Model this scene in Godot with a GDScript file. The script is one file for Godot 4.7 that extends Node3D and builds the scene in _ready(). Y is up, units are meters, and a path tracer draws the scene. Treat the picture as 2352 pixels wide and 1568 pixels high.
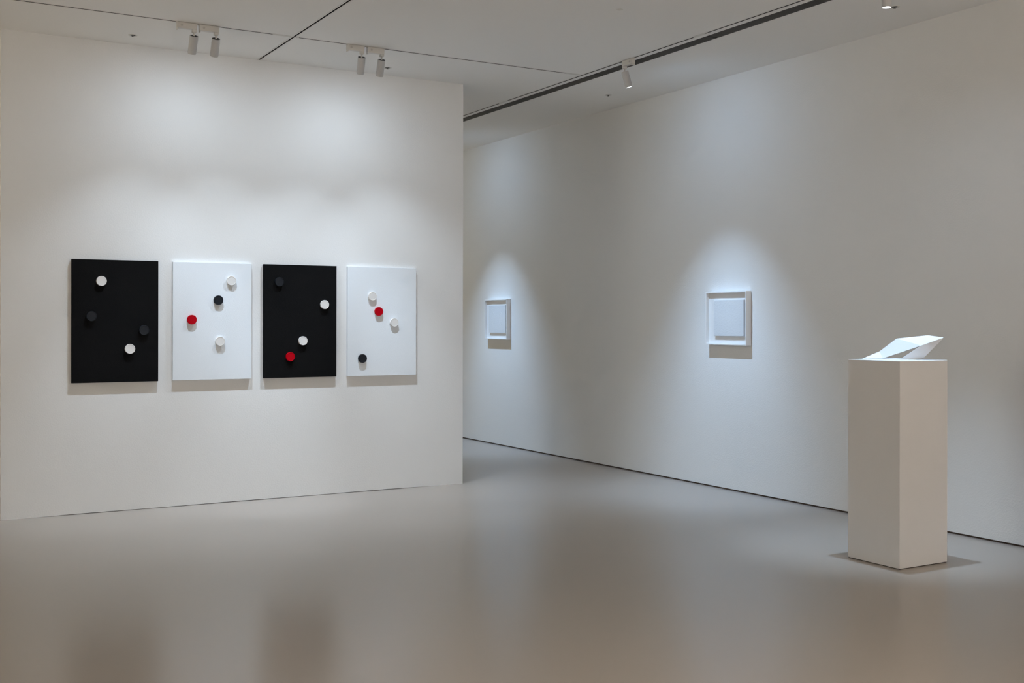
extends Node3D
# A quiet white gallery: a free-standing partition with four panels, a long side wall with two
# box-framed works and a plinth that carries a small folded white sculpture.
# x runs along the partition, y is up, z runs out of the partition towards the camera.

const H := 3.567           # ceiling height
const XB := 1.817          # face of the long side wall
const ROOM_LEFT := -9.6
const ROOM_BACK := -6.5
const ROOM_FRONT := 12.6
const SLOT_Z := 0.854      # lighting track along the partition
const SLOT_X := 0.708      # lighting track along the side wall
const CROSS_X := -1.869    # lighting track that runs into the partition

# light levels: tint and power of the lamps over the panels, of those over the works, and of the unseen lamps placed for ambient light
const PANEL_POWER := 1.20
const WORK_POWER := 1.205
const PLINTH_POWER := 3.235
const FRONT_POWER := 20.5
const LEFT_POWER := 14.0
const REAR_POWER := 6.2
const DOWN_POWER := 1.8
var PANEL_TINT := tinted(0.712, 0.853, 1.0)
var WORK_TINT := tinted(0.476, 0.705, 1.0)
var PLINTH_TINT := tinted(0.525, 0.743, 1.0)
var FRONT_TINT := tinted(1.0, 0.924, 0.84)
var LEFT_TINT := tinted(1.0, 0.942, 0.79)
var REAR_TINT := tinted(1.0, 0.964, 0.80)
var DOWN_TINT := tinted(1.0, 0.90, 0.78)

var mats := {}
var used := {}


func _ready() -> void:
	set_camera()
	set_air()
	make_materials()
	build_shell()
	build_tracks()
	build_grille()
	build_panels()
	build_reliefs()
	build_plinth()
	build_sculpture()
	build_spotlights()
	build_ceiling_fittings()


# ------------------------------------------------------------------ camera and air

func set_camera() -> void:
	var cam := Camera3D.new()
	cam.name = "camera"
	var focal := 2583.05      # focal length in pixels of a 2352 x 1568 picture
	var near := 0.05
	cam.projection = Camera3D.PROJECTION_FRUSTUM
	cam.near = near
	cam.far = 100.0
	cam.size = 2.0 * near * 784.0 / focal
	cam.frustum_offset = Vector2(0, -45.18 * near / focal)
	var right := Vector3(0.86555852, 0.00141413, 0.50080581)
	var up := Vector3(-0.00103242, 0.99999893, -0.00103935)
	var fwd := Vector3(0.500806739, -0.000382577, -0.865559047)
	cam.transform = Transform3D(Basis(right, up, -fwd), Vector3(-4.65656, 1.45, 8.92533))
	add_child(cam)
	cam.current = true


func set_air() -> void:
	var env := Environment.new()
	env.background_mode = Environment.BG_COLOR
	env.background_color = Color(0, 0, 0)
	env.tonemap_mode = Environment.TONE_MAPPER_LINEAR
	env.tonemap_exposure = 1.02
	env.sdfgi_enabled = true
	env.ssao_enabled = true
	env.ssil_enabled = true
	var we := WorldEnvironment.new()
	we.name = "air"
	we.environment = env
	add_child(we)


# ------------------------------------------------------------------ materials

func mat(called: String, col: Color, rough: float, metal := 0.0) -> StandardMaterial3D:
	var m := StandardMaterial3D.new()
	m.resource_name = called
	m.albedo_color = col
	m.roughness = rough
	m.metallic = metal
	mats[called] = m
	return m


func noise_image(side: int, freq: float, seed_: int, lo: float, hi: float, octaves := 4) -> Image:
	var n := FastNoiseLite.new()
	n.seed = seed_
	n.noise_type = FastNoiseLite.TYPE_SIMPLEX_SMOOTH
	n.frequency = freq
	n.fractal_octaves = octaves
	var img := n.get_seamless_image(side, side, false, false, 0.15, true)
	img.convert(Image.FORMAT_RGB8)
	for y in side:
		for x in side:
			var t := lo + (hi - lo) * img.get_pixel(x, y).r
			img.set_pixel(x, y, Color(t, t, t))
	return img


func relief_map(side: int, freq: float, seed_: int, strength: float, octaves := 3) -> ImageTexture:
	# a normal map computed from noise
	var n := FastNoiseLite.new()
	n.seed = seed_
	n.noise_type = FastNoiseLite.TYPE_SIMPLEX_SMOOTH
	n.frequency = freq
	n.fractal_octaves = octaves
	var h := n.get_seamless_image(side, side, false, false, 0.15, true)
	h.convert(Image.FORMAT_RF)
	var img := Image.create(side, side, false, Image.FORMAT_RGB8)
	for y in side:
		for x in side:
			var dx := h.get_pixel((x + 1) % side, y).r - h.get_pixel((x + side - 1) % side, y).r
			var dy := h.get_pixel(x, (y + 1) % side).r - h.get_pixel(x, (y + side - 1) % side).r
			var v := Vector3(-dx * strength, dy * strength, 1.0).normalized()
			img.set_pixel(x, y, Color(v.x * 0.5 + 0.5, v.y * 0.5 + 0.5, v.z * 0.5 + 0.5))
	return ImageTexture.create_from_image(img)


func make_materials() -> void:
	var paint := mat("wall_paint", Color(0.905, 0.903, 0.897), 0.75)
	paint.metallic_specular = 0.3
	paint.normal_enabled = true
	paint.normal_texture = relief_map(256, 0.12, 11, 4.0)
	paint.normal_scale = 0.04
	paint.uv1_triplanar = true
	paint.uv1_world_triplanar = true
	paint.uv1_scale = Vector3(2.2, 2.2, 2.2)
	var ceil_paint := mat("ceiling_paint", Color(0.92, 0.915, 0.905), 0.9)
	ceil_paint.metallic_specular = 0.2
	# poured grey-beige floor with a satin sealer
	var fl := mat("floor_coating", Color(0.655, 0.613, 0.575), 0.23)
	fl.metallic_specular = 0.55
	fl.uv1_triplanar = true
	fl.uv1_world_triplanar = true
	fl.uv1_scale = Vector3(0.55, 0.55, 0.55)
	mat("recess_dark", Color(0.40, 0.335, 0.29), 0.8)
	mat("seam_dark", Color(0.20, 0.18, 0.17), 0.9)
	mat("fitting_white", Color(0.83, 0.82, 0.80), 0.45)
	mat("track_white", Color(0.86, 0.85, 0.83), 0.5)
	mat("lamp_white", Color(0.745, 0.745, 0.75), 0.42)
	mat("lamp_cap", Color(0.035, 0.033, 0.032), 0.6)
	mat("slot_dark", Color(0.10, 0.09, 0.08), 0.7)
	mat("grille_blade", Color(0.34, 0.335, 0.33), 0.5)
	mat("grille_void", Color(0.05, 0.048, 0.045), 0.9)
	mat("knob_grey", Color(0.75, 0.74, 0.72), 0.5)
	mat("sprinkler_steel", Color(0.36, 0.35, 0.33), 0.45, 0.3)
	# works
	var bl := mat("black_panel", Color(0.062, 0.062, 0.065), 0.75)
	bl.metallic_specular = 0.2
	var wh := mat("white_panel", Color(0.915, 0.935, 0.955), 0.75)
	wh.metallic_specular = 0.2
	var wt := relief_map(256, 0.25, 21, 4.0)
	for m: StandardMaterial3D in [bl, wh]:
		m.normal_enabled = true
		m.normal_texture = wt
		m.normal_scale = 0.15
		m.uv1_triplanar = true
		m.uv1_scale = Vector3(4, 4, 4)
	mat("disc_white", Color(0.885, 0.875, 0.865), 0.5).metallic_specular = 0.35
	mat("disc_black", Color(0.095, 0.11, 0.135), 0.5).metallic_specular = 0.3
	mat("disc_red", Color(0.70, 0.0, 0.08), 0.5).metallic_specular = 0.18
	mat("frame_white", Color(0.91, 0.905, 0.90), 0.5)
	var cv := mat("relief_paper", Color(0.83, 0.84, 0.85), 0.8)
	cv.normal_enabled = true
	cv.normal_texture = relief_map(256, 0.06, 31, 6.0)
	cv.normal_scale = 0.04
	cv.uv1_triplanar = true
	cv.uv1_scale = Vector3(3, 3, 3)
	var pl := mat("plinth_paint", Color(0.89, 0.885, 0.885), 0.6)
	pl.metallic_specular = 0.3
	mat("folded_white", Color(0.85, 0.85, 0.85), 0.6)
	var glow := mat("lamp_glow", Color(1, 1, 1), 0.4)
	glow.emission_enabled = true
	glow.emission = Color(0.95, 0.98, 1.0)
	glow.emission_energy_multiplier = 3.0


# ------------------------------------------------------------------ mesh helpers

func begin() -> SurfaceTool:
	var st := SurfaceTool.new()
	st.begin(Mesh.PRIMITIVE_TRIANGLES)
	return st


func tri(st: SurfaceTool, a: Vector3, b: Vector3, c: Vector3, n: Vector3) -> void:
	# front faces run clockwise, so that (c-a)x(b-a) looks along the normal
	var pts := [a, b, c] if (c - a).cross(b - a).dot(n) >= 0.0 else [a, c, b]
	for p: Vector3 in pts:
		st.set_normal(n)
		st.add_vertex(p)


func quad(st: SurfaceTool, a: Vector3, b: Vector3, c: Vector3, d: Vector3, out: Vector3) -> void:
	var n := (c - a).cross(d - b).normalized()
	if n.dot(out) < 0.0:
		n = -n
	tri(st, a, b, c, n)
	tri(st, a, c, d, n)


func box(st: SurfaceTool, lo: Vector3, hi: Vector3, ch := 0.0) -> void:
	# a box with chamfered edges
	var c := (lo + hi) * 0.5
	var h := (hi - lo) * 0.5
	var k := minf(ch, minf(h.x, minf(h.y, h.z)) * 0.9)
	for ax in 3:
		var u := (ax + 1) % 3
		var v := (ax + 2) % 3
		for s: float in [-1.0, 1.0]:
			var q: Array[Vector3] = []
			for w: Vector2 in [Vector2(-1, -1), Vector2(1, -1), Vector2(1, 1), Vector2(-1, 1)]:
				var p := c
				p[ax] += s * h[ax]
				p[u] += w.x * (h[u] - k)
				p[v] += w.y * (h[v] - k)
				q.append(p)
			var n := Vector3.ZERO
			n[ax] = s
			quad(st, q[0], q[1], q[2], q[3], n)
	if k <= 0.0:
		return
	for ax in 3:   # edges that run along ax
		var u := (ax + 1) % 3
		var v := (ax + 2) % 3
		for su: float in [-1.0, 1.0]:
			for sv: float in [-1.0, 1.0]:
				var q: Array[Vector3] = []
				for e: Vector3 in [Vector3(-1, 0, k), Vector3(1, 0, k), Vector3(1, k, 0), Vector3(-1, k, 0)]:
					var p := c
					p[ax] += e.x * (h[ax] - k)
					p[u] += su * (h[u] - e.y)
					p[v] += sv * (h[v] - e.z)
					q.append(p)
				var n := Vector3.ZERO
				n[u] = su
				n[v] = sv
				quad(st, q[0], q[1], q[2], q[3], n)
	for sx: float in [-1.0, 1.0]:
		for sy: float in [-1.0, 1.0]:
			for sz: float in [-1.0, 1.0]:
				var s := Vector3(sx, sy, sz)
				tri(st, c + s * (h - Vector3(0, k, k)), c + s * (h - Vector3(k, 0, k)), c + s * (h - Vector3(k, k, 0)), s.normalized())


func lathe(st: SurfaceTool, prof: Array, segs: int, xf := Transform3D.IDENTITY, sharp := 35.0) -> void:
	# turns a profile of (radius, height) about y; profile runs so that the outside lies to its right
	var n := prof.size()
	var seg_n: Array[Vector2] = []
	for i in n - 1:
		var d: Vector2 = prof[i + 1] - prof[i]
		seg_n.append(Vector2(d.y, -d.x).normalized())
	for i in n - 1:
		var n0: Vector2 = seg_n[i]
		var n1: Vector2 = seg_n[i]
		if i > 0 and absf(rad_to_deg(seg_n[i].angle_to(seg_n[i - 1]))) < sharp:
			n0 = (seg_n[i] + seg_n[i - 1]).normalized()
		if i < n - 2 and absf(rad_to_deg(seg_n[i].angle_to(seg_n[i + 1]))) < sharp:
			n1 = (seg_n[i] + seg_n[i + 1]).normalized()
		for k in segs:
			var a := TAU * k / segs
			var b := TAU * (k + 1) / segs
			var P: Vector2 = prof[i]
			var Q: Vector2 = prof[i + 1]
			var vs := [spin(P, a), spin(Q, a), spin(Q, b), spin(P, b)]
			var ns := [spin(n0, a), spin(n1, a), spin(n1, b), spin(n0, b)]
			for t: Array in [[0, 1, 2], [0, 2, 3]]:
				var A: Vector3 = xf * vs[t[0]]
				var B: Vector3 = xf * vs[t[1]]
				var C: Vector3 = xf * vs[t[2]]
				if (B - A).cross(C - A).length_squared() < 1e-16:
					continue
				var order: Array = t
				if (C - A).cross(B - A).dot(xf.basis * ns[t[0]] + xf.basis * ns[t[1]] + xf.basis * ns[t[2]]) < 0.0:
					order = [t[0], t[2], t[1]]
				for o: int in order:
					st.set_normal((xf.basis * ns[o]).normalized())
					st.add_vertex(xf * vs[o])


func spin(p: Vector2, a: float) -> Vector3:
	return Vector3(p.x * cos(a), p.y, p.x * sin(a))


func prism(st: SurfaceTool, poly: Array, thick: float, inward: Vector3) -> void:
	# a flat sheet with real thickness: poly is its outer face, inward points to the other one
	var n := Vector3.ZERO
	for i in range(1, poly.size() - 1):
		n += (poly[i] - poly[0]).cross(poly[i + 1] - poly[0])
	n = n.normalized()
	if n.dot(inward) > 0.0:
		n = -n
	var off := -n * thick
	var mid := Vector3.ZERO
	for p: Vector3 in poly:
		mid += p / poly.size()
	for i in range(1, poly.size() - 1):
		tri(st, poly[0], poly[i], poly[i + 1], n)
		tri(st, poly[0] + off, poly[i] + off, poly[i + 1] + off, -n)
	for i in poly.size():
		var p: Vector3 = poly[i]
		var q: Vector3 = poly[(i + 1) % poly.size()]
		quad(st, p, q, q + off, p + off, (p + q) * 0.5 - mid)


func numbered(called: String) -> String:
	var k: int = used.get(called, 0)
	used[called] = k + 1
	return called if k == 0 else "%s_%03d" % [called, k]


func thing(called: String, label: String, category: String, at: Vector3, group := "") -> Node3D:
	var o := Node3D.new()
	o.name = numbered(called)
	add_child(o)
	o.position = at
	o.set_meta("label", label)
	o.set_meta("category", category)
	if group != "":
		o.set_meta("group", group)
	return o


func part(called: String, st: SurfaceTool, m: String, parent: Node3D, label := "") -> MeshInstance3D:
	var o := MeshInstance3D.new()
	o.name = called
	o.mesh = st.commit()
	o.material_override = mats[m]
	o.cast_shadow = GeometryInstance3D.SHADOW_CASTING_SETTING_ON
	if label != "":
		o.set_meta("label", label)
	parent.add_child(o, true)
	return o


func structure(called: String, st: SurfaceTool, m: String, label: String, category: String, parent: Node3D = self) -> MeshInstance3D:
	var o := part(called, st, m, parent, label)
	o.set_meta("kind", "structure")
	if category != "":
		o.set_meta("category", category)
	return o


# ------------------------------------------------------------------ the room

func build_shell() -> void:
	var st := begin()
	box(st, Vector3(ROOM_LEFT - 0.3, -0.2, ROOM_BACK - 0.3), Vector3(XB + 0.35, 0, ROOM_FRONT + 0.3))
	structure("floor", st, "floor_coating", "satin grey-beige poured gallery floor", "floor")

	# ceiling: a slab with slots cut for the tracks and the air grille
	var slab := CSGBox3D.new()
	slab.name = "ceiling"
	var lo := Vector3(ROOM_LEFT - 0.3, H, ROOM_BACK - 0.3)
	var hi := Vector3(XB + 0.35, H + 0.25, ROOM_FRONT + 0.3)
	slab.size = hi - lo
	slab.position = (lo + hi) * 0.5
	slab.material = mats["ceiling_paint"]
	for cut: Array in [
		[Vector3(ROOM_LEFT, H - 0.1, SLOT_Z - 0.019), Vector3(CROSS_X - 0.02, H + 0.036, SLOT_Z + 0.019)],
		[Vector3(CROSS_X + 0.02, H - 0.1, SLOT_Z - 0.019), Vector3(SLOT_X - 0.0195, H + 0.036, SLOT_Z + 0.019)],
		[Vector3(CROSS_X - 0.019, H - 0.1, 0.0), Vector3(CROSS_X + 0.019, H + 0.036, ROOM_FRONT)],
		[Vector3(SLOT_X - 0.019, H - 0.1, ROOM_BACK), Vector3(SLOT_X + 0.019, H + 0.036, ROOM_FRONT)],
		[Vector3(0.769, H - 0.1, ROOM_BACK), Vector3(0.876, H + 0.03, ROOM_FRONT)],
	]:
		var c := CSGBox3D.new()
		c.name = "slot"
		c.operation = CSGShape3D.OPERATION_SUBTRACTION
		c.size = cut[1] - cut[0]
		c.position = (cut[0] + cut[1]) * 0.5 - slab.position
		slab.add_child(c, true)
	slab.set_meta("kind", "structure")
	slab.set_meta("label", "flat white gallery ceiling with slots for tracks and grille")
	slab.set_meta("category", "ceiling")
	add_child(slab)

	# the partition: its lower edge stands a few millimetres off the floor over most of its length
	st = begin()
	var x0 := -3.779
	var z1 := -0.42
	var steps := 24
	for i in steps:
		var a := x0 + (0.0 - x0) * i / steps
		var b := x0 + (0.0 - x0) * (i + 1) / steps
		var ya := lift((a - x0) / -x0)
		var yb := lift((b - x0) / -x0)
		quad(st, Vector3(a, ya, 0), Vector3(b, yb, 0), Vector3(b, H, 0), Vector3(a, H, 0), Vector3(0, 0, 1))
		quad(st, Vector3(a, ya, 0), Vector3(b, yb, 0), Vector3(b, yb, -0.03), Vector3(a, ya, -0.03), Vector3(0, -1, 0))
	quad(st, Vector3(x0, 0, z1), Vector3(0, 0, z1), Vector3(0, H, z1), Vector3(x0, H, z1), Vector3(0, 0, -1))
	quad(st, Vector3(0, 0, 0), Vector3(0, 0, z1), Vector3(0, H, z1), Vector3(0, H, 0), Vector3(1, 0, 0))
	quad(st, Vector3(x0, 0, 0), Vector3(x0, 0, z1), Vector3(x0, H, z1), Vector3(x0, H, 0), Vector3(-1, 0, 0))
	quad(st, Vector3(x0, H, 0), Vector3(0, H, 0), Vector3(0, H, z1), Vector3(x0, H, z1), Vector3(0, 1, 0))
	var wall := structure("wall_partition", st, "wall_paint", "white partition wall that carries the four black and white panels", "wall")
	st = begin()
	box(st, Vector3(x0 + 0.02, 0.0, -0.03), Vector3(-0.02, 0.02, -0.012))
	structure("seam_shade", st, "seam_dark", "dark strip for the shade in the seam under the partition", "", wall)  # dark colour stands for the shade in the gap

	# the long side wall with a shadow gap along the floor
	st = begin()
	box(st, Vector3(XB, 0.0125, ROOM_BACK), Vector3(XB + 0.3, H, ROOM_FRONT))
	structure("wall_right", st, "wall_paint", "long white side wall behind the plinth and the two framed works", "wall")
	st = begin()
	box(st, Vector3(XB + 0.022, 0.0, ROOM_BACK), Vector3(XB + 0.3, 0.0125, ROOM_FRONT))
	structure("shadow_gap_right", st, "recess_dark", "dark recessed strip for the shade in the gap along the foot of the side wall", "baseboard")  # no skirting: a dark strip set back to carry the shade of the gap

	# the rest of the room, out of the picture
	st = begin()
	box(st, Vector3(ROOM_LEFT - 0.3, 0, ROOM_BACK), Vector3(ROOM_LEFT, H, ROOM_FRONT))
	structure("wall_left", st, "wall_paint", "white wall at the far left of the gallery", "wall")
	st = begin()
	box(st, Vector3(ROOM_LEFT - 0.3, 0, ROOM_BACK - 0.3), Vector3(XB + 0.3, H, ROOM_BACK))
	structure("wall_back", st, "wall_paint", "white end wall hidden behind the partition", "wall")
	st = begin()
	box(st, Vector3(ROOM_LEFT - 0.3, 0, ROOM_FRONT), Vector3(XB + 0.3, H, ROOM_FRONT + 0.3))
	structure("wall_front", st, "wall_paint", "white wall behind the camera", "wall")


func lift(t: float) -> float:
	# height of the seam under the partition along its length
	return 0.0045 * smoothstep(0.05, 0.16, t) * (1.0 - smoothstep(0.80, 0.95, t)) * (0.8 + 0.2 * sin(t * 17.0))


# ------------------------------------------------------------------ ceiling tracks and grille

func channel(along: int, from: float, to: float, across: float, label: String, covers: Array) -> void:
	# a recessed three-circuit track: white channel with a dark slot, and white covers over parts of the slot
	var at := Vector3(across, H, from) if along == 2 else Vector3(from, H, across)
	var o := thing("lighting_track", label, "light track", at)
	var length := to - from
	var mk := func(st: SurfaceTool, c0: float, c1: float, y0: float, y1: float, s0: float, s1: float, ch: float) -> void:
		if along == 2:
			box(st, Vector3(c0, y0, s0), Vector3(c1, y1, s1), ch)
		else:
			box(st, Vector3(s0, y0, c0), Vector3(s1, y1, c1), ch)
	var st := begin()
	mk.call(st, -0.018, -0.0065, -0.0012, 0.030, 0.001, length - 0.001, 0.0006)
	mk.call(st, 0.0065, 0.018, -0.0012, 0.030, 0.001, length - 0.001, 0.0006)
	mk.call(st, -0.0065, 0.0065, 0.024, 0.030, 0.001, length - 0.001, 0.0)
	part("channel", st, "track_white", o)
	st = begin()
	mk.call(st, -0.0065, -0.0058, -0.0009, 0.024, 0.002, length - 0.002, 0.0)
	mk.call(st, 0.0058, 0.0065, -0.0009, 0.024, 0.002, length - 0.002, 0.0)
	mk.call(st, -0.0058, 0.0058, 0.0235, 0.024, 0.002, length - 0.002, 0.0)
	part("slot_shade", st, "slot_dark", o)  # dark faces added to deepen the shade inside the slot
	for c: Array in covers:
		st = begin()
		mk.call(st, -0.0075, 0.0075, -0.0026, 0.004, c[0] - from, c[1] - from, 0.0008)
		mk.call(st, -0.0165, 0.0165, -0.0022, -0.0012, c[0] - from + 0.006, c[1] - from - 0.006, 0.0004)
		part("slot_cover", st, "fitting_white", o)


func build_tracks() -> void:
	channel(0, ROOM_LEFT, CROSS_X - 0.02, SLOT_Z, "thin white track above the left half of the partition, carrying the left pair of spotlights", [[-2.03, CROSS_X - 0.022]])
	channel(0, CROSS_X + 0.02, SLOT_X - 0.0195, SLOT_Z, "thin white track above the right half of the partition, carrying the second pair of spotlights", [[0.545, SLOT_X - 0.021], [CROSS_X + 0.021, CROSS_X + 0.04]])
	channel(2, 0.0, ROOM_FRONT, CROSS_X, "empty white track running into the top of the partition at right angles", [])
	channel(2, ROOM_BACK, ROOM_FRONT, SLOT_X, "long white track beside the dark air grille", [[-0.60, -0.46], [2.35, 2.48]])


func build_grille() -> void:
	# linear air grille: dark trough and narrow blades that run along it, in three lengths
	var cuts := [ROOM_BACK, 0.93, 2.42, ROOM_FRONT]
	var names := ["dark slotted ceiling grille, farthest length, running behind the partition", "dark slotted ceiling grille, middle length near the single spotlight", "dark slotted ceiling grille, nearest length, leaving the picture at the top"]
	for i in 3:
		var a: float = cuts[i]
		var b: float = cuts[i + 1]
		var o := thing("air_grille", names[i], "air grille", Vector3(0.8225, H, a))
		var ln := b - a
		var st := begin()
		box(st, Vector3(-0.0525, 0.024, 0), Vector3(0.0525, 0.028, ln))
		box(st, Vector3(-0.0525, 0.002, 0), Vector3(-0.0510, 0.024, ln))
		box(st, Vector3(0.0510, 0.002, 0), Vector3(0.0525, 0.024, ln))
		for e: Vector2 in [Vector2(0.0, 0.002), Vector2(ln - 0.002, ln)]:
			box(st, Vector3(-0.0510, 0.001, e.x), Vector3(0.0510, 0.024, e.y))
		part("trough", st, "grille_void", o)
		for k in 8:
			st = begin()
			var x := -0.0455 + 0.013 * k
			box(st, Vector3(x - 0.0018, 0.001, 0.006), Vector3(x + 0.0018, 0.016, ln - 0.006), 0.0006)
			part("blade", st, "grille_blade", o)


# ------------------------------------------------------------------ the four panels

func build_panels() -> void:
	var specs := [
		[-3.299, 1.911, 0.630, 0.927, "black", "black panel with two white and two black discs, leftmost of the four",
			[["white", -3.091, 1.750], ["black", -3.162, 1.484], ["black", -2.779, 1.379], ["white", -2.883, 1.236]]],
		[-2.558, 1.911, 0.622, 0.925, "white", "white panel with a lone red disc at its left and a black disc above, between the two black panels",
			[["white", -2.103, 1.770], ["black", -2.206, 1.615], ["red", -2.415, 1.460], ["white", -2.193, 1.289]]],
		[-1.834, 1.911, 0.625, 0.925, "black", "black panel with a red disc near its lower edge, between the two white panels",
			[["black", -1.709, 1.769], ["white", -1.319, 1.587], ["white", -1.507, 1.288], ["red", -1.615, 1.158]]],
		[-1.109, 1.911, 0.635, 0.925, "white", "white panel with a black disc at lower left, rightmost of the four",
			[["white", -0.891, 1.662], ["red", -0.831, 1.533], ["white", -0.689, 1.439], ["black", -0.980, 1.134]]],
	]
	var disc_mesh := {}
	for s: Array in specs:
		var o := thing("wall_panel", s[5], "artwork", Vector3(s[0] + s[2] * 0.5, s[1] - s[3], 0.0), "four panels with discs on the partition")
		var st := begin()
		box(st, Vector3(-s[2] * 0.5, 0, 0.0), Vector3(s[2] * 0.5, s[3], 0.030), 0.0012)
		part("panel", st, s[4] + "_panel", o)
		for d: Array in s[6]:
			st = begin()
			# short cylinder with a raised rim and a slightly sunken face, axis along z
			var xf := Transform3D(Basis(Vector3.RIGHT, PI / 2), Vector3(d[1] - s[0] - s[2] * 0.5, d[2] - (s[1] - s[3]), 0.030))
			lathe(st, [Vector2(0.0365, 0.0), Vector2(0.0372, 0.004), Vector2(0.0372, 0.0205), Vector2(0.0367, 0.0222), Vector2(0.0355, 0.0230), Vector2(0.0335, 0.0230), Vector2(0.0327, 0.0224), Vector2(0.0322, 0.0215), Vector2(0.0, 0.0215)], 40, xf)
			part("disc", st, "disc_" + d[0], o, d[0] + " disc")


# ------------------------------------------------------------------ the two box-framed works

func build_reliefs() -> void:
	var specs := [
		[1.2265, 1.2500, 0.525, 0.4600, [1.3250, 1.7070, 1.3270, 1.6370], "white box frame with a pale square relief, nearer the plinth", false],
		[-2.8160, 1.2420, 0.525, 0.4650, [-2.7300, -2.3400, 1.3160, 1.6380], "white box frame with a pale relief, beside the edge of the partition", true],
	]
	for s: Array in specs:
		var o := thing("framed_relief", s[5], "framed art", Vector3(XB, s[1], s[0] + s[2] * 0.5), "two box-framed works on the side wall")
		var hw: float = s[2] * 0.5
		var hh: float = s[3]
		var d := 0.057
		var r := 0.011
		var rails := [
			[Vector3(-d, 0, -hw), Vector3(-0.0005, hh, -hw + r)],
			[Vector3(-d, 0, hw - r), Vector3(-0.0005, hh, hw)],
			[Vector3(-d, 0, -hw + r), Vector3(-0.0005, r, hw - r)],
			[Vector3(-d, hh - r, -hw + r), Vector3(-0.0005, hh, hw - r)],
		]
		for q: Array in rails:
			var st := begin()
			box(st, q[0], q[1], 0.0008)
			part("frame_rail", st, "frame_white", o)
		var st2 := begin()
		box(st2, Vector3(-0.027, r, -hw + r), Vector3(-0.004, hh - r, hw - r))
		part("backing", st2, "frame_white", o)
		var zc: float = s[0] + s[2] * 0.5
		var c: Array = s[4]
		st2 = begin()
		box(st2, Vector3(-0.0455, c[2] - s[1], c[0] - zc), Vector3(-0.027, c[3] - s[1], c[1] - zc), 0.0012)
		var relief := part("relief_block", st2, "relief_paper", o)
		if s[6]:
			# two faint raised loops on the paper
			for k: float in [0.27, 0.72]:
				st2 = begin()
				var mid := Vector3(-0.0455, lerpf(c[2], c[3], 0.52) - s[1], lerpf(c[0], c[1], k) - zc)
				loop(st2, mid, 0.034, 0.070, 0.0016)
				part("raised_loop", st2, "relief_paper", relief)


func loop(st: SurfaceTool, mid: Vector3, rw: float, rh: float, rad: float) -> void:
	var n := 40
	var m := 6
	for i in n:
		for j in m:
			var q: Array[Vector3] = []
			for e: Vector2i in [Vector2i(i, j), Vector2i(i + 1, j), Vector2i(i + 1, j + 1), Vector2i(i, j + 1)]:
				var a := TAU * e.x / n
				var b := TAU * e.y / m
				var dir := Vector3(0, sin(a), cos(a))
				q.append(mid + Vector3(0, rh * sin(a), rw * cos(a)) + dir * rad * cos(b) + Vector3(-rad * sin(b) * 0.5, 0, 0))
			var ca := TAU * (i + 0.5) / n
			quad(st, q[0], q[1], q[2], q[3], (q[0] + q[2]) * 0.5 - (mid + Vector3(0, rh * sin(ca), rw * cos(ca))))


# ------------------------------------------------------------------ plinth and sculpture

const PLINTH := Vector3(0.8102, 0.0, 4.168)

func build_plinth() -> void:
	var o := thing("display_plinth", "tall white square plinth under the folded white sculpture", "plinth", PLINTH)
	var st := begin()
	box(st, Vector3(-0.2075, 0.004, -0.2), Vector3(0.2075, 1.2206, 0.2), 0.0018)
	part("body", st, "plinth_paint", o)
	st = begin()
	box(st, Vector3(-0.203, 0.0, -0.1955), Vector3(0.203, 0.004, 0.1955))
	part("foot", st, "seam_dark", o, "dark strip for the shade in the gap under the plinth")  # shade of the narrow gap is put into this dark colour


func build_sculpture() -> void:
	var o := thing("folded_sculpture", "small folded white sheet sculpture on top of the plinth", "sculpture", PLINTH + Vector3(0, 1.2206, 0))
	var v := {
		"a": Vector3(-0.0961, 0.0010, -0.1899), "b": Vector3(0.0469, 0.0448, -0.1812), "c": Vector3(0.0997, 0.1260, -0.0938),
		"d": Vector3(0.1845, 0.1482, 0.0725), "e": Vector3(0.1927, 0.1362, 0.1843), "f": Vector3(0.0852, 0.0874, 0.1086),
		"g": Vector3(0.0251, 0.0035, -0.1366), "h": Vector3(-0.0111, 0.0006, 0.0269), "i": Vector3(0.1103, 0.0020, 0.0938),
	}
	var down := Vector3(0.4, -1, -0.3)
	for f: Array in [["a", "b", "g"], ["b", "c", "f", "g"], ["c", "d", "e", "f"], ["f", "e", "i", "h"]]:
		var poly := []
		for k: String in f:
			poly.append(v[k])
		var st := begin()
		prism(st, poly, 0.0022, down if f.size() == 3 or f[0] != "f" else Vector3(0, 0.3, -1))
		part("facet", st, "folded_white", o)


# ------------------------------------------------------------------ spotlights

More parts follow.
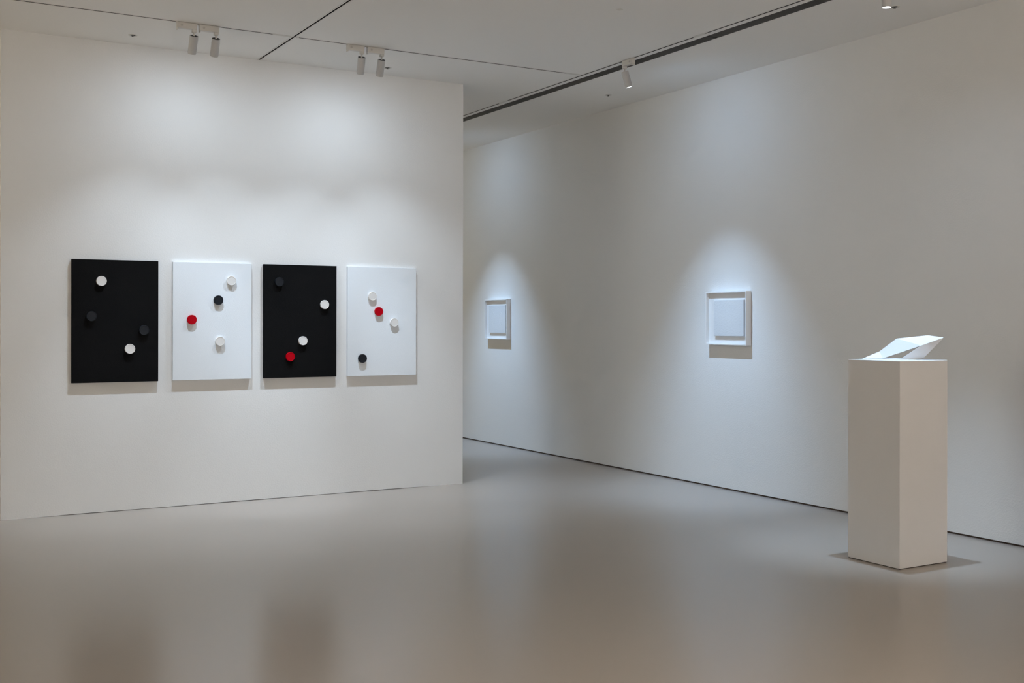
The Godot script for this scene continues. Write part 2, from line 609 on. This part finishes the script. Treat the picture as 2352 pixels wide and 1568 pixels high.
func spotlight(stem: Vector3, along: Vector3, dir: Vector3, label: String, group: String, tint: Color, lights: Array) -> void:
	# stem is the ceiling point above the stem; along points from the stem to the far end of the adapter; dir is where the head points
	var o := thing("track_spotlight", label, "spotlight", stem, group)
	var side := along.cross(Vector3.UP).normalized()
	var st := begin()
	var orient := Transform3D(Basis(along, Vector3.UP, along.cross(Vector3.UP)), Vector3.ZERO)
	var tmp := begin()
	box(tmp, Vector3(-0.017, -0.046, -0.0165), Vector3(0.122, -0.003, 0.0165), 0.0015)
	box(tmp, Vector3(-0.016, -0.065, -0.0155), Vector3(0.014, -0.046, 0.0155), 0.0025)
	box(tmp, Vector3(0.113, -0.058, -0.0155), Vector3(0.122, -0.046, 0.0155), 0.002)
	box(tmp, Vector3(-0.024, -0.011, -0.005), Vector3(0.127, 0.006, 0.005), 0.001)
	st.append_from(tmp.commit(), 0, orient)
	part("adapter", st, "fitting_white", o)
	for s: float in [-1.0, 1.0]:
		st = begin()
		var kx := Transform3D(Basis(Vector3.RIGHT, PI / 2 * s), Vector3(0.090, -0.024, 0.0165 * s))
		lathe(st, [Vector2(0.0085, 0.0), Vector2(0.0085, 0.0016), Vector2(0.0075, 0.0022), Vector2(0.006, 0.0022), Vector2(0.006, 0.001), Vector2(0.0, 0.001)], 20, orient * kx)
		part("lock_knob", st, "knob_grey", o)
	st = begin()
	lathe(st, [Vector2(0.0, -0.093), Vector2(0.0058, -0.093), Vector2(0.0058, -0.064), Vector2(0.0, -0.064)], 16)
	part("stem", st, "fitting_white", o)
	# lamp head, built along +y from its lens to its back, then turned to its aim
	var pivot := Vector3(0, -0.087, 0)
	dir = dir.normalized()
	var up := -dir
	var xx := up.cross(Vector3(0, 0, 1)).normalized()
	if absf(dir.y) > 0.9999:
		xx = Vector3.RIGHT
	var head := Transform3D(Basis(xx, up, xx.cross(up)), pivot)
	st = begin()
	var R := 0.0298
	lathe(st, [Vector2(R - 0.0045, -0.1290), Vector2(R - 0.0035, -0.1305), Vector2(R - 0.0022, -0.1300), Vector2(R, -0.1190), Vector2(R, -0.084), Vector2(R - 0.0006, -0.0834), Vector2(R - 0.0006, -0.0824), Vector2(R, -0.0818), Vector2(R, -0.002), Vector2(R - 0.0008, 0.0), Vector2(R - 0.0016, 0.0), Vector2(R - 0.0018, -0.004)], 40, head, 20.0)
	part("housing", st, "lamp_white", o)
	st = begin()
	lathe(st, [Vector2(R - 0.0018, -0.0004), Vector2(0.0, -0.0004)], 40, head)
	part("back_cap", st, "lamp_cap", o, "black back of the lamp head")
	st = begin()
	lathe(st, [Vector2(0.0, -0.1315), Vector2(R - 0.010, -0.1310), Vector2(R - 0.0045, -0.1292), Vector2(R - 0.0042, -0.122), Vector2(0.0, -0.122)], 32, head)
	part("lens", st, "lamp_glow", o, "glowing lens")
	# the light of the lens: each entry is name, direction, half angle, softness, energy
	for e: Array in lights:
		var l := SpotLight3D.new()
		l.name = e[0]
		l.light_color = tint
		l.light_energy = e[4]
		l.spot_angle = e[2]
		l.spot_angle_attenuation = e[3]
		l.spot_attenuation = 2.0
		l.spot_range = 30.0
		l.light_size = 0.01
		l.shadow_enabled = true
		o.add_child(l, true)
		l.position = pivot + dir * 0.137
		var v: Vector3 = e[1]
		l.basis = Basis.looking_at(v.normalized(), Vector3(0.3, 0, 1))


func tinted(r: float, g: float, b: float) -> Color:
	return Color(r, g, b).linear_to_srgb()


func build_spotlights() -> void:
	var g := "spotlights on the track over the partition"
	var left := Vector3(-1, 0, 0)
	var t12 := -tan(deg_to_rad(11.0))
	var t8 := -tan(deg_to_rad(8.0))
	var t26 := -tan(deg_to_rad(26.0))
	for s: Array in [
		[-2.607, Vector3(-0.005, -0.89, -0.45), -0.18, 0.93, "white spotlight over the partition, leftmost of the four"],
		[-2.450, Vector3(0.04, -0.86, -0.51), 0.18, 0.95, "white spotlight over the partition, second from the left, tipped most"],
		[-1.326, Vector3(0.085, -0.89, -0.435), -0.15, 1.03, "white spotlight over the partition, third from the left"],
		[-1.160, Vector3(0.045, -0.89, -0.435), 0.27, 1.10, "white spotlight over the partition, rightmost, in front of a sprinkler"],
	]:
		spotlight(Vector3(s[0], H, SLOT_Z), left, s[1], s[4], g, PANEL_TINT, [
			["beam", Vector3(s[2], -1, t12), 17.0, 1.0, 2.02 * s[3] * PANEL_POWER],
			["field", Vector3(s[2], -1, t8), 40.0, 1.0, 1.68 * s[3] * PANEL_POWER],
			["spill", Vector3(s[2] * 0.6, -1, t26), 89.0, 1.0, 0.205 * s[3] * PANEL_POWER]])
	var back := Vector3(0, 0, 1)
	var gr := "spotlights on the track along the side wall"
	var t15 := tan(deg_to_rad(15.0))
	for s: Array in [
		[1.475, "lone white spotlight by the dark grille, turned to the nearer framed work"],
		[-2.500, "white spotlight hidden behind the partition, turned to the farther framed work"],
	]:
		var z: float = s[0]
		spotlight(Vector3(SLOT_X, H, z), back, Vector3(0.289, -0.955, 0.060), s[1], gr, WORK_TINT, [
			["beam", Vector3(t15, -1, 0), 22.0, 1.0, 2.7 * WORK_POWER],
			["field", Vector3(t15, -1, 0), 31.0, 1.0, 4.1 * WORK_POWER],
			["spill", Vector3(0.9, -1, 0), 89.0, 1.0, 0.30 * WORK_POWER]])
	spotlight(Vector3(SLOT_X, H, 4.172), back, Vector3(0.003, -1, 0), "glowing spotlight at the upper edge of the picture, pointing straight down at the plinth", gr, PLINTH_TINT, [
		["beam", Vector3(0.110, -1, -0.083), 20.5, 1.0, 2.5 * PLINTH_POWER],
		["spill", Vector3(0.02, -1, 0), 80.0, 1.0, 0.1 * PLINTH_POWER]])
	# unseen lamps out of the picture, placed to give the view its warm ambient light
	var gw := "unseen wall washers, placed to light the room from behind the camera"
	for z: float in [9.6, 10.9, 12.0]:
		for x: float in [CROSS_X, SLOT_X]:
			var sx := -0.4 if x < 0.0 else -0.2
			spotlight(Vector3(x, H, z), back if z < 12.0 else -back, Vector3(sx, -1, 0.5), "unseen spotlight outside the picture, placed to light the room off the wall behind the camera", gw, FRONT_TINT, [
				["wash", Vector3(sx, -1, 0.5), 48.0, 1.0, FRONT_POWER]])
	gw = "unseen wall washers, placed to light the room from the far left"
	for x: float in [-9.0, -8.2, -7.2, -6.2]:
		spotlight(Vector3(x, H, SLOT_Z), left if x > -8.5 else -left, Vector3(-0.3, -1, 0.1 * (x + 7.6)), "unseen spotlight outside the picture, placed to light the room from the far left", gw, LEFT_TINT, [
			["wash", Vector3(-0.5, -1, 0.3 * (x + 7.6)), 48.0, 1.0, LEFT_POWER]])
	gw = "unseen spotlights behind the partition, placed to brighten the far side wall"
	for z: float in [-4.2, -5.2, -6.0]:
		spotlight(Vector3(SLOT_X, H, z), back, Vector3(-0.4, -1, -0.1), "unseen spotlight behind the partition, placed to brighten the far part of the side wall", gw, REAR_TINT, [
			["wash", Vector3(-0.6, -1, -0.2), 50.0, 1.0, REAR_POWER]])
	gw = "unseen spotlights around the camera, placed to light the floor and ceiling"
	for z: float in [5.6, 6.8, 8.0]:
		spotlight(Vector3(CROSS_X, H, z), back, Vector3(-0.2, -1, 0.1), "unseen spotlight outside the picture, placed to light the floor beside the camera", gw, DOWN_TINT, [
			["wash", Vector3(-0.3, -1, 0.2), 55.0, 1.0, DOWN_POWER]])


# ------------------------------------------------------------------ small ceiling fittings

func build_ceiling_fittings() -> void:
	for s: Array in [
		[Vector3(-2.917, H, 0.300), "small round ceiling sprinkler left of the first pair of spotlights"],
		[Vector3(-0.853, H, 0.267), "small round ceiling sprinkler peeping out behind the rightmost spotlight of the second pair"],
		[Vector3(1.386, H, 0.272), "small round ceiling sprinkler just below and left of the lone spotlight by the grille"],
		[Vector3(1.353, H, 3.669), "small round ceiling sprinkler beside the glowing spotlight over the plinth"],
	]:
		var o := thing("ceiling_sprinkler", s[1], "sprinkler", s[0], "ceiling sprinklers")
		var st := begin()
		lathe(st, [Vector2(0.020, 0.0), Vector2(0.020, -0.001), Vector2(0.026, -0.003), Vector2(0.0325, -0.0035), Vector2(0.034, -0.002), Vector2(0.034, 0.0)], 32, Transform3D(Basis(Vector3.RIGHT, PI) * Basis(Vector3.RIGHT, PI), Vector3.ZERO))
		part("escutcheon", st, "fitting_white", o)
		st = begin()
		lathe(st, [Vector2(0.0, 0.0), Vector2(0.020, -0.0008), Vector2(0.0, -0.0008)], 24)
		part("well", st, "slot_dark", o, "dark well of the sprinkler")
		st = begin()
		lathe(st, [Vector2(0.0, -0.012), Vector2(0.009, -0.012), Vector2(0.009, -0.010), Vector2(0.004, -0.009), Vector2(0.004, -0.0008), Vector2(0.0, -0.0008)], 20)
		part("deflector", st, "sprinkler_steel", o)
	var c := thing("ceiling_cover", "tiny flush white cover disc in the open ceiling above the single spotlight", "cover plate", Vector3(-0.202, H, 2.679))
	var st2 := begin()
	lathe(st2, [Vector2(0.0, -0.0015), Vector2(0.021, -0.0015), Vector2(0.023, 0.0)], 32)
	part("plate", st2, "fitting_white", c)
